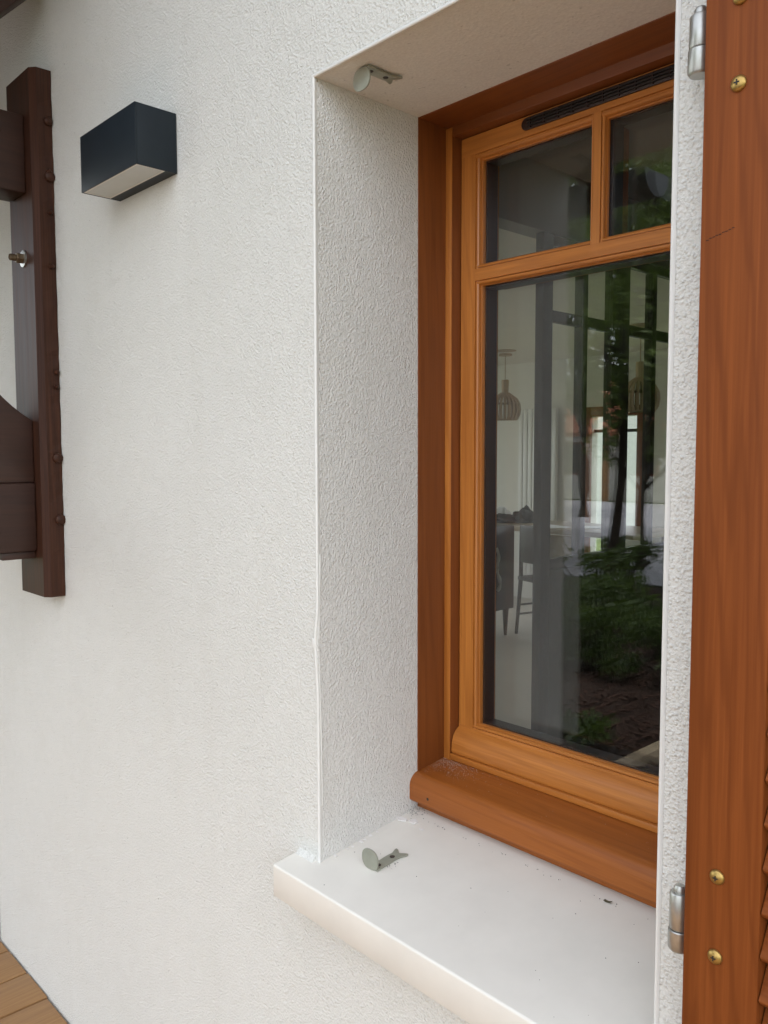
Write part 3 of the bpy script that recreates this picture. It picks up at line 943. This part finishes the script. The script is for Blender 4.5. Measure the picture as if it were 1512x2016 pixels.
# pendant lamps of bent slats
def pendant(loc, rad, label):
    x, y, zc = loc
    top, neck, sh, bot = 1.379, 1.335, 1.245, 1.000
    o = empty('pendant_lamp', (x, y, zc), label, 'pendant lamp', 'slatted pendant lamps over the dining table')
    MB().lathe([(.062, -.05), (.062, -.032), (.05, -.028)], (x, y, zc), 'z', 24).build('canopy', BIRCH, o, smooth=True)
    MB().lathe([(.10, -.006), (.10, -.0005)], (x, y, zc), 'z', 28).build('ceiling_plate', BIRCH, o, smooth=True)
    MB().tube([(x, y, top - .02), (x, y, zc - .03)], .0035, 6).build('cord', BIRCH, o)
    MB().lathe([(.031, sh - .004), (.034, neck), (.034, top - .004), (.030, top)], (x, y, 0), 'z', 20).build('socket', BIRCH, o, smooth=True)
    # slats: rings of thin bent strips
    prof = [(.036, 1.262), (.066, 1.240), (.108, 1.205), (.133, 1.155), (.139, 1.100), (.130, 1.050), (.108, 1.006)]
    sm = None
    ns = 22
    for k in range(ns):
        if sm is None:
            v, f = [], []
            hw = .0092
            for (r_, z_) in prof:
                rr = r_ * rad / .139
                v += [(rr, -hw, z_ - zc), (rr, hw, z_ - zc), (rr - .014, hw, z_ - zc), (rr - .014, -hw, z_ - zc)]
            for i in range(len(prof) - 1):
                for q in range(4):
                    f.append((i * 4 + q, i * 4 + (q + 1) % 4, (i + 1) * 4 + (q + 1) % 4, (i + 1) * 4 + q))
            f += [(3, 2, 1, 0), tuple(range(4 * len(prof) - 4, 4 * len(prof)))]
            s_ = MB().add(v, f).build('slat', BIRCH)
            sm = s_.data
        else:
            s_ = bpy.data.objects.new('slat', sm); COL.objects.link(s_)
        s_.parent = o
        s_.rotation_euler = (0, 0, 2 * math.pi * k / ns)
    for (r_, z_) in ((.105, 1.009), (.126, 1.158)):
        rr = r_ * rad / .139
        MB().lathe([(rr - .012, 0), (rr, 0), (rr, .005), (rr - .012, .005), (rr - .012, 0)], (x, y, z_), 'z', 28).build('ring', BIRCH, o)
    return o
pendant((-3.857, 5.31, 1.65), .150, 'birch slat pendant lamp seen alone through the open doorway left of the post')
pendant((-2.203, 4.845, 1.65), .150, 'birch slat pendant lamp seen behind the narrow mullion at the right of the glass')

# tall radiator on the back wall
rad = empty('radiator', (-4.17, BW, -.6), 'tall white column radiator on the back wall behind the dark post', 'radiator')
xx = -4.405
for k in range(8):
    box('column', RADI, rad, xx, xx + .052, BW - .075, BW - .03, -.60, 1.155, .008)
    xx += .0605
box('header', RADI, rad, -4.40, -3.93, BW - .066, BW - .04, 1.12, 1.14)
box('header', RADI, rad, -4.40, -3.93, BW - .066, BW - .04, -.58, -.56)

# terrace door with glass in the back wall
td = empty('terrace_door', (-3.27, BW + .1, FZ), 'narrow glazed terrace door in brown frame glowing with daylight', 'door')
box('frame_post', RED, td, -3.66, -3.552, BW - .03, BW - .002, FZ, 1.15, .003)
box('frame_post', RED, td, -3.048, -2.95, BW - .03, BW - .002, FZ, 1.15, .003)
box('frame_head', RED, td, -3.551, -3.049, BW - .03, BW - .002, 1.058, 1.15, .003)
box('cross_bar', STEELB, td, -3.549, -3.051, BW + .03, BW + .055, .90, .93)
MB().box(-3.549, -3.051, BW + .07, BW + .076, -.844, 1.054).build('pane', GLASS, td)

# table, things on it, chairs, cabinet
TZ = .03
tab = empty('dining_table', (-3.55, 5.65, FZ), 'long oak dining table under the pendant lamps', 'table')
box('tabletop', OAK, tab, -4.75, -2.45, 5.22, 6.02, TZ - .045, TZ, .004)
for x in (-4.65, -2.58):
    for y in (5.30, 5.94):
        box('leg', OAK, tab, x, x + .06, y - .03, y + .03, FZ, TZ - .046, .004)
def lump(name, mat, c, size, seed, label, cat):
    me = bpy.data.meshes.new(name)
    bm = bmesh.new()
    bmesh.ops.create_icosphere(bm, subdivisions=4, radius=1.0)
    rr = random.Random(seed)
    ph = [rr.uniform(0, 6.28) for _ in range(9)]
    for v_ in bm.verts:
        n_ = v_.co.copy()
        k_ = 1 + .16 * math.sin(4 * n_.x + ph[0]) * math.sin(5 * n_.y + ph[1]) + .12 * math.sin(7 * n_.z + 4 * n_.x + ph[2]) + .08 * math.sin(11 * n_.y + 6 * n_.x + ph[3]) + .05 * math.sin(17 * n_.x + 9 * n_.z + ph[4])
        v_.co = Vector((n_.x * size[0] * k_, n_.y * size[1] * k_, max(-.0, n_.z) * size[2] * k_))
    for fc in bm.faces: fc.smooth = True
    bm.to_mesh(me); bm.free()
    me.materials.append(mat)
    o = bpy.data.objects.new(name, me); COL.objects.link(o)
    o.location = c
    tag(o, label, cat)
    return o
lump('folded_jacket', BLACKC, (-4.02, 5.55, TZ + .001), (.22, .18, .07), 3, 'crumpled black jacket on the dining table', 'jacket')
lump('white_scarf', WHITEC, (-4.28, 5.74, TZ + .001), (.17, .14, .11), 5, 'crumpled white cloth behind the jacket on the dining table', 'cloth')
lump('dark_bag', BLACKC, (-3.86, 5.62, TZ + .001), (.10, .10, .13), 8, 'small dark bag on the dining table beside the post', 'bag')
for i, (x, y, a, lb) in enumerate(((-4.25, 5.33, .2, 'sheet of white paper at the left end of the dining table'), (-3.40, 5.42, -.3, 'sheet of white paper in the middle of the dining table'), (-3.05, 5.62, .5, 'sheet of white paper near the right end of the dining table'))):
    o = MB().box(-.15, .15, -.105, .105, 0, .004).build('paper_sheet', PAPER, None, loc=(0, 0, 0))
    o.location = (x, y, TZ + .001); o.rotation_euler = (0, 0, a)
    tag(o, lb, 'paper', 'papers on the dining table')

def chair(x, y, rz, mat, label, seat_h=.46, slats_=0):
    o = empty('chair', (0, 0, 0), label, 'chair', 'chairs at the dining table')
    hw, dp = .20, .19
    box('seat', mat, o, -hw, hw, -dp, dp, seat_h - .035, seat_h, .008)
    for sx in (-1, 1):
        MB().tube([(sx * hw * .88, -dp * .85, seat_h - .03), (sx * hw * 1.0, -dp * 1.0, 0)], [.019, .014], 8).build('leg', mat, o)
        MB().tube([(sx * hw * .88, dp * .9, seat_h + .44), (sx * hw * .88, dp * .9, seat_h - .02), (sx * hw * .98, dp * 1.05, 0)], [.013, .019, .014], 8).build('leg', mat, o)
    for zz in (.17, .25):
        for sx in (-1, 1):
            MB().tube([(sx * hw * .95, -dp * .95, zz), (sx * hw * .95, dp * .98, zz)], .009, 6).build('stretcher', mat, o)
    if slats_:
        for k in range(slats_):
            xx_ = -hw * .75 + k * 1.5 * hw / (slats_ - 1)
            MB().tube([(xx_, dp * .9, seat_h), (xx_, dp * .9, seat_h + .40)], .007, 6).build('spindle', mat, o)
        box('top_rail', mat, o, -hw * .88, hw * .88, dp * .9 - .012, dp * .9 + .012, seat_h + .39, seat_h + .445, .005)
    else:
        box('backrest', mat, o, -hw * .86, hw * .86, dp * .9 - .014, dp * .9 + .014, seat_h + .12, seat_h + .44, .008)
    o.location = (x, y, FZ); o.rotation_euler = (0, 0, rz)
    return o
chair(-3.07, 4.95, R(165), CHAIRW, 'dark wooden chair in front of the cabinet left of the post', .50)
chair(-2.90, 4.98, R(185), OAK, 'pale wooden chair seen through the first pane right of the post', .44)
chair(-2.20, 4.85, R(175), RADI, 'white spindle back chair behind the second pane of the partition', .46, 6)

cab = empty("cabinet", (-3.50, 4.36, FZ), 'dark brown cabinet on tapered legs with twisted metal handle', 'cabinet')
cx_0, cx_1, cy_0, cy_1, cz_0, cz_1 = -3.72, -3.29, 3.98, 4.745, -.62, .095
box('carcass', WALNUT, cab, cx_0, cx_1 - .02, cy_0, cy_1, cz_0, cz_1, .004)
for (a, b) in ((cy_0 + .004, (cy_0 + cy_1) / 2 - .002), ((cy_0 + cy_1) / 2 + .002, cy_1 - .004)):
    box('cabinet_door', WALNUT, cab, cx_1 - .0195, cx_1, a, b, cz_0 + .006, cz_1 - .006, .002)
for x in (cx_0 + .06, cx_1 - .05):
    for y in (cy_0 + .06, cy_1 - .05):
        MB().tube([(x, y, cz_0 - .0005), (x, y, FZ)], [.028, .014], 10).build('leg', WALNUT, cab)
hp = []
HY, HZ = 4.495, -.445
for i in range(25):
    u = i / 24
    hp.append((cx_1 + .032 - .022 * (2 * u - 1) ** 4, HY + .018 * math.sin(u * 9) - .03 * (u - .5), HZ + .36 * u))
MB().tube(hp, [.013 + .003 * math.sin(i * 1.1) for i in range(25)], 8).build('handle', ZINC, cab, smooth=True)

# ------------------------------------------------------------------ garden in front of the house, seen in the glass
def leaf_mesh(name, centres, radii, nleaf, size, mat, parent, seed):
    g = np.random.default_rng(seed)
    centres = np.array(centres, float); radii = np.array(radii, float)
    w = radii[:, 0] * radii[:, 1] * radii[:, 2]; w = w / w.sum()
    ci = g.choice(len(centres), nleaf, p=w)
    d = g.normal(size=(nleaf, 3)); d /= np.linalg.norm(d, axis=1)[:, None]
    rr = g.uniform(.25, 1, nleaf) ** .5
    P = centres[ci] + d * rr[:, None] * radii[ci]
    a = g.normal(size=(nleaf, 3)); a /= np.linalg.norm(a, axis=1)[:, None]
    a[:, 2] -= .35
    a /= np.linalg.norm(a, axis=1)[:, None]
    b = np.cross(a, g.normal(size=(nleaf, 3))); b /= np.linalg.norm(b, axis=1)[:, None]
    s = size * g.uniform(.6, 1.3, nleaf)[:, None]
    V = np.empty((nleaf, 4, 3))
    V[:, 0] = P; V[:, 1] = P + a * s * .5 + b * s * .28; V[:, 2] = P + a * s; V[:, 3] = P + a * s * .5 - b * s * .28
    off = np.array(world_loc(parent))
    V -= off
    me = bpy.data.meshes.new(name)
    me.vertices.add(nleaf * 4); me.loops.add(nleaf * 4); me.polygons.add(nleaf)
    me.vertices.foreach_set('co', V.reshape(-1).astype(np.float32))
    me.loops.foreach_set('vertex_index', np.arange(nleaf * 4, dtype=np.int32))
    me.polygons.foreach_set('loop_start', np.arange(0, nleaf * 4, 4, dtype=np.int32))
    me.update(); me.validate()
    me.materials.append(mat)
    o = bpy.data.objects.new(name, me); COL.objects.link(o); o.parent = parent
    return o

def tree(base, lean, crown_c, crown_r, ncl, clr, nleaf, lsize, r0, label, seed, name='leafy_tree', mat=LEAF1):
    rr = random.Random(seed)
    o = empty(name, base, label, 'tree', 'trees in front of the house')
    b = Vector(base)
    top = b + Vector(lean)
    path = [b + (top - b) * (i / 8) + Vector((.05 * math.sin(i * 1.3 + seed), .05 * math.cos(i * 1.7 + seed), 0)) * (i / 8) for i in range(9)]
    path[0] = b - Vector((0, 0, .05))
    mb = MB()
    mb.tube(path, [r0 * (1 - .085 * i) for i in range(9)], 9)
    mb.build('trunk', BARK, o, smooth=True)
    cs, rs = [], []
    limbs = MB()
    for k in range(ncl):
        while True:
            q = Vector((rr.uniform(-1, 1), rr.uniform(-1, 1), rr.uniform(-1, 1)))
            if q.length < 1: break
        c = Vector(crown_c) + Vector((q.x * crown_r[0], q.y * crown_r[1], q.z * crown_r[2]))
        cs.append(c); s_ = rr.uniform(.6, 1.25) * clr
        rs.append((s_, s_, s_ * .75))
        if k % 2 == 0:
            a = path[rr.randint(3, 8)]
            mid = a.lerp(c, .5) + Vector((rr.uniform(-.1, .1), rr.uniform(-.1, .1), rr.uniform(0, .2)))
            limbs.tube([a, mid, c], [r0 * .32, r0 * .2, r0 * .06], 5)
    limbs.build('limbs', BARK, o)
    leaf_mesh('crown', cs, rs, nleaf, lsize, mat, o, seed)
    return o
tree((-4.05, -6.70, GZ + .03), (.55, .35, 3.6), (-3.3, -6.6, 2.75), (1.5, 1.3, 1.9), 60, .42, 12000, .10, .075, 'slender leaning tree in the garden bed reflected in the glass', 11)
tree((-5.9, -12.6, GZ), (.2, .2, 5.0), (-5.8, -12.4, 4.4), (3.2, 2.4, 3.0), 80, .62, 8000, .15, .14, 'broad leafy tree beside the driveway behind the leaning tree', 12)
tree((-1.6, -8.0, GZ + .02), (-.2, .1, 4.5), (-1.9, -7.8, 3.5), (1.6, 1.4, 2.2), 60, .45, 9000, .10, .09, 'leafy tree standing nearest the right end of the garden bed', 13)
tree((-11.5, -17.5, GZ + .02), (0, 0, 6.0), (-11.5, -17.0, 6.5), (3.6, 2.5, 3.2), 80, .8, 7000, .19, .16, 'tall tree before the tiled neighbour house', 14)

tree((-5.2, -9.4, GZ + .02), (.2, .3, 3.0), (-4.7, -9.0, 2.5), (2.1, 1.2, 1.9), 70, .45, 12000, .10, .08, 'dense bushy tree between the leaning tree and the driveway', 15)
def shrub(base, r, h, n, label, seed, size=.06):
    rr = random.Random(seed)
    o = empty('shrub', base, label, 'shrub', 'shrubs in the garden bed')
    mb = MB()
    cs, rs = [], []
    for k in range(14):
        a = rr.uniform(0, 6.28); q = r * rr.uniform(.1, .95)
        c = Vector(base) + Vector((q * math.cos(a), q * math.sin(a), h * rr.uniform(.25, .95)))
        cs.append(c); rs.append((r * .32, r * .32, h * .16))
        mb.tube([Vector(base) - Vector((0, 0, .03)), Vector(base).lerp(c, .55) + Vector((0, 0, h * .1)), c], [.012, .009, .004], 5)
    mb.build('stems', BARK, o)
    leaf_mesh('foliage', cs, rs, n, size, LEAF2, o, seed)
    return o
gz = GZ + .06
for i, (x, y, r_, h_, n_, lb) in enumerate((
        (-3.55, -5.6, .55, .72, 1500, 'dark green shrub at the foot of the leaning tree'),
        (-2.75, -5.0, .55, .55, 1300, 'dark green shrub in front of the leaning tree, towards the house'),
        (-2.15, -4.55, .42, .42, 900, 'small dark shrub in the middle of the garden bed'),
        (-4.3, -7.6, .6, .60, 1200, 'dark green shrub along the driveway edge'),
        (-2.95, -4.35, .45, .62, 2600, 'fine leaved shrub between the deck and the leaning tree'),
        (-2.35, -3.75, .38, .50, 2200, 'fine leaved shrub nearest the house wall corner'),
        (-1.75, -3.95, .40, .50, 2200, 'fine leaved shrub in front of the small dark shrub'),
        (-1.35, -4.6, .5, .6, 1200, 'dark green shrub at the right of the garden bed'))):
    shrub((x, y, gz), r_, h_, n_, lb, 30 + i, .045 if n_ > 2000 else .06)
o = shrub((-1.55, -2.42, GZ + .04), .17, .20, 260, 'low leafy plant beside the deck edge', 41, .06)
box('edging_board', OAK, None, -1.17, -1.10, -3.4, -1.95, GZ - .02, GZ + .135, .004)
tag(bpy.data.objects['edging_board'], 'pale timber edging board running from the deck into the bed', 'board')

chips = MB()
for k in range(2600):
    x, y = random.uniform(-4.6, -.6), -1.98 - abs(random.gauss(0, 1.3))
    if y < -5.5: continue
    a = random.uniform(0, 3.14); l_, w_ = random.uniform(.015, .045), random.uniform(.005, .012)
    ca, sa = math.cos(a), math.sin(a)
    z = GZ + .075 + random.uniform(0, .03)
    t_ = random.uniform(-.012, .012)
    chips.add([(x - ca * l_ - sa * w_, y - sa * l_ + ca * w_, z - t_), (x - ca * l_ + sa * w_, y - sa * l_ - ca * w_, z - t_), (x + ca * l_ + sa * w_, y + sa * l_ - ca * w_, z + t_), (x + ca * l_ - sa * w_, y + sa * l_ + ca * w_, z + t_), (x, y, z - .02)], [(0, 1, 2, 3), (1, 0, 4), (2, 1, 4), (3, 2, 4), (0, 3, 4)])
tag(chips.build('bark_chips', MULCHC, None, loc=(-2, -3, GZ)), 'loose bark chips covering the garden bed', 'bark chips', kind='stuff')

# neighbour house with tiled roof
nb = empty('neighbour_house', (-12, -24, GZ), 'neighbour house with terracotta tiled roof and timber posts across the driveway', 'house')
MB().box(-19, -7, -31, -25, GZ, 1.55).build('wall', PLASTER, nb)
MB().prism([(-24.2, 1.45), (-28.0, 3.6), (-31.8, 1.45), (-31.8, 1.3), (-28.0, 3.4), (-24.2, 1.3)], 'x', -19.6, -6.4).build('roof', TILE, nb)
for x in (-18, -15.2, -12.4, -9.6, -7.2):
    box('post', DECK, nb, x - .10, x + .10, -24.5, -24.3, GZ, 1.40)
for x in (-17, -14, -11, -8.6):
    w_ = box('window', RED, nb, x - .55, x + .55, -24.999, -24.95, -.1, 1.1)
    box('window_pane', DARKM, w_, x - .48, x + .48, -24.949, -24.94, -.03, 1.03)
# hedge closing the far side of the driveway and the lawn
hd = empty('hedge', (0, -27, GZ), 'long clipped hedge on the far side of the driveway', 'hedge')
leaf_mesh('foliage', [(x, -27 + random.uniform(-.4, .4), GZ + random.uniform(.5, 1.9)) for x in np.arange(-6, 22, .6)], [(.8, .7, .8)] * len(np.arange(-6, 22, .6)), 9000, .22, LEAF2, hd, 51)

# ------------------------------------------------------------------ debris on the sill
def flake(x, y, size, label, seed):
    rr = random.Random(seed)
    n_ = 7
    pr = []
    for k in range(n_):
        a = 2 * math.pi * k / n_
        q = size * 1.3 * rr.uniform(.55, 1.1)
        pr.append((x + q * math.cos(a) * 1.35, y + q * math.sin(a) * .8))
    z0 = zt(y) + .0006
    th_ = size * rr.uniform(.25, .5)
    v = [(a, b, z0) for a, b in pr] + [(a + rr.uniform(-.0006, .0006), b, z0 + th_ * rr.uniform(.5, 1.3)) for a, b in pr]
    f = [(i, (i + 1) % n_, n_ + (i + 1) % n_, n_ + i) for i in range(n_)] + [tuple(range(n_))[::-1], tuple(range(n_, 2 * n_))]
    o = MB().add(v, f).build('paint_flake', FLAKE, None, loc=(x, y, z0))
    tag(o, label, 'paint flake', 'white paint flakes on the sill')
    return o
common = 'small white paint flake lying along the foot of the reveal'
for i, (x, y, s_) in enumerate(((.0065, .030, .0030), (.0075, .068, .0026), (.0070, .088, .0036), (.0068, .097, .0030), (.0060, .112, .0028), (.0072, .128, .0022), (.0055, .058, .0024), (.0090, .182, .0026))):
    flake(x, y, s_, common, 60 + i)
flake(.0125, .186, .0075, 'long white paint flake against the reveal near the timber sill board', 71)
flake(.0350, .192, .0070, 'separate white paint flake on the sill in front of the timber sill board', 72)
flake(.0640, .184, .0040, 'thin white paint sliver on the sill furthest from the reveal', 73)

def specks(name, mat, pts, s0, s1, label, cat, loc):
    mb = MB()
    for (x, y, z) in pts:
        s_ = random.uniform(s0, s1)
        a = random.uniform(0, 6.28)
        v = [(x + s_ * math.cos(a + 2.1 * k), y + s_ * math.sin(a + 2.1 * k), z) for k in range(3)] + [(x, y, z + s_ * .9)]
        mb.add(v, [(0, 1, 3), (1, 2, 3), (2, 0, 3), (0, 2, 1)])
    o = mb.build(name, mat, None, loc=loc)
    tag(o, label, cat, kind='stuff')
    return o
def ztop(y):
    ys = [.2195, .2255, .234, .245, .311]; zz = [.082, .090, .0955, .0985, .106]
    return float(np.interp(y, ys, zz))
pts = []
for k in range(650):
    x = abs(random.gauss(0, .055)) + .002; y = .308 - abs(random.gauss(0, .022 if x < .05 else .03))
    if .222 < y < .309 and x < .5: pts.append((x, y, ztop(y)))
for k in range(60):
    y = random.uniform(.225, .308)
    pts.append((random.uniform(.01, .55), y, ztop(y)))
specks('dust_specks', DUST, pts, .0003, .0008, 'pale dust specks on the timber sill board', 'dust', (.1, .28, .1))
pts = []
for k in range(90):
    x, y = .004 + abs(random.gauss(0, .012)), .222 + random.gauss(0, .010)
    pts.append((x, min(y, .236), zt(y) + random.uniform(0, .018) * max(0, 1 - x / .025)))
for k in range(20):
    y = random.uniform(-.04, .21); pts.append((random.uniform(.02, .55), y, zt(y) + .0003))
for k in range(40):
    pts.append((random.uniform(.02, .55), .214 - abs(random.gauss(0, .004)), zt(.212) + .0003))
for k in range(26):
    pts.append((.104 + random.gauss(0, .004), random.uniform(.05, .11), zt(.08) + .0004))
specks('dirt_specks', DIRT, pts, .0005, .0013, 'dark dirt crumbs scattered on the white sill', 'dirt', (.1, .1, .01))
# curled dry leaf scrap
LX, LY = .430, .208
mb = MB()
v, f = [], []
for i in range(7):
    a = -.9 + i * .32
    for q in (-.0025, .0025):
        v.append((LX + .007 * math.sin(a), LY + q + .002 * i / 6, zt(LY) + .0012 + .004 * (1 - math.cos(a))))
for i in range(6):
    f.append((2 * i, 2 * i + 1, 2 * i + 3, 2 * i + 2))
lf = mb.add(v, f).build('dry_leaf', DRYLEAF, None, loc=(LX, LY, zt(LY)))
sm_ = lf.modifiers.new('thickness', 'SOLIDIFY'); sm_.thickness = .0006
tag(lf, 'curled dry leaf scrap on the sill below the tall pane', 'leaf')

# white wall added behind the house so the terrace door view reads bright
gw = MB().box(-16, 6, 15.0, 15.3, GZ - .02, 3.2).build('bright_backdrop_wall', STUCCO, None, loc=(-5, 15.15, GZ))
tag(gw, 'white wall added outside the terrace door as a bright backdrop', 'wall')
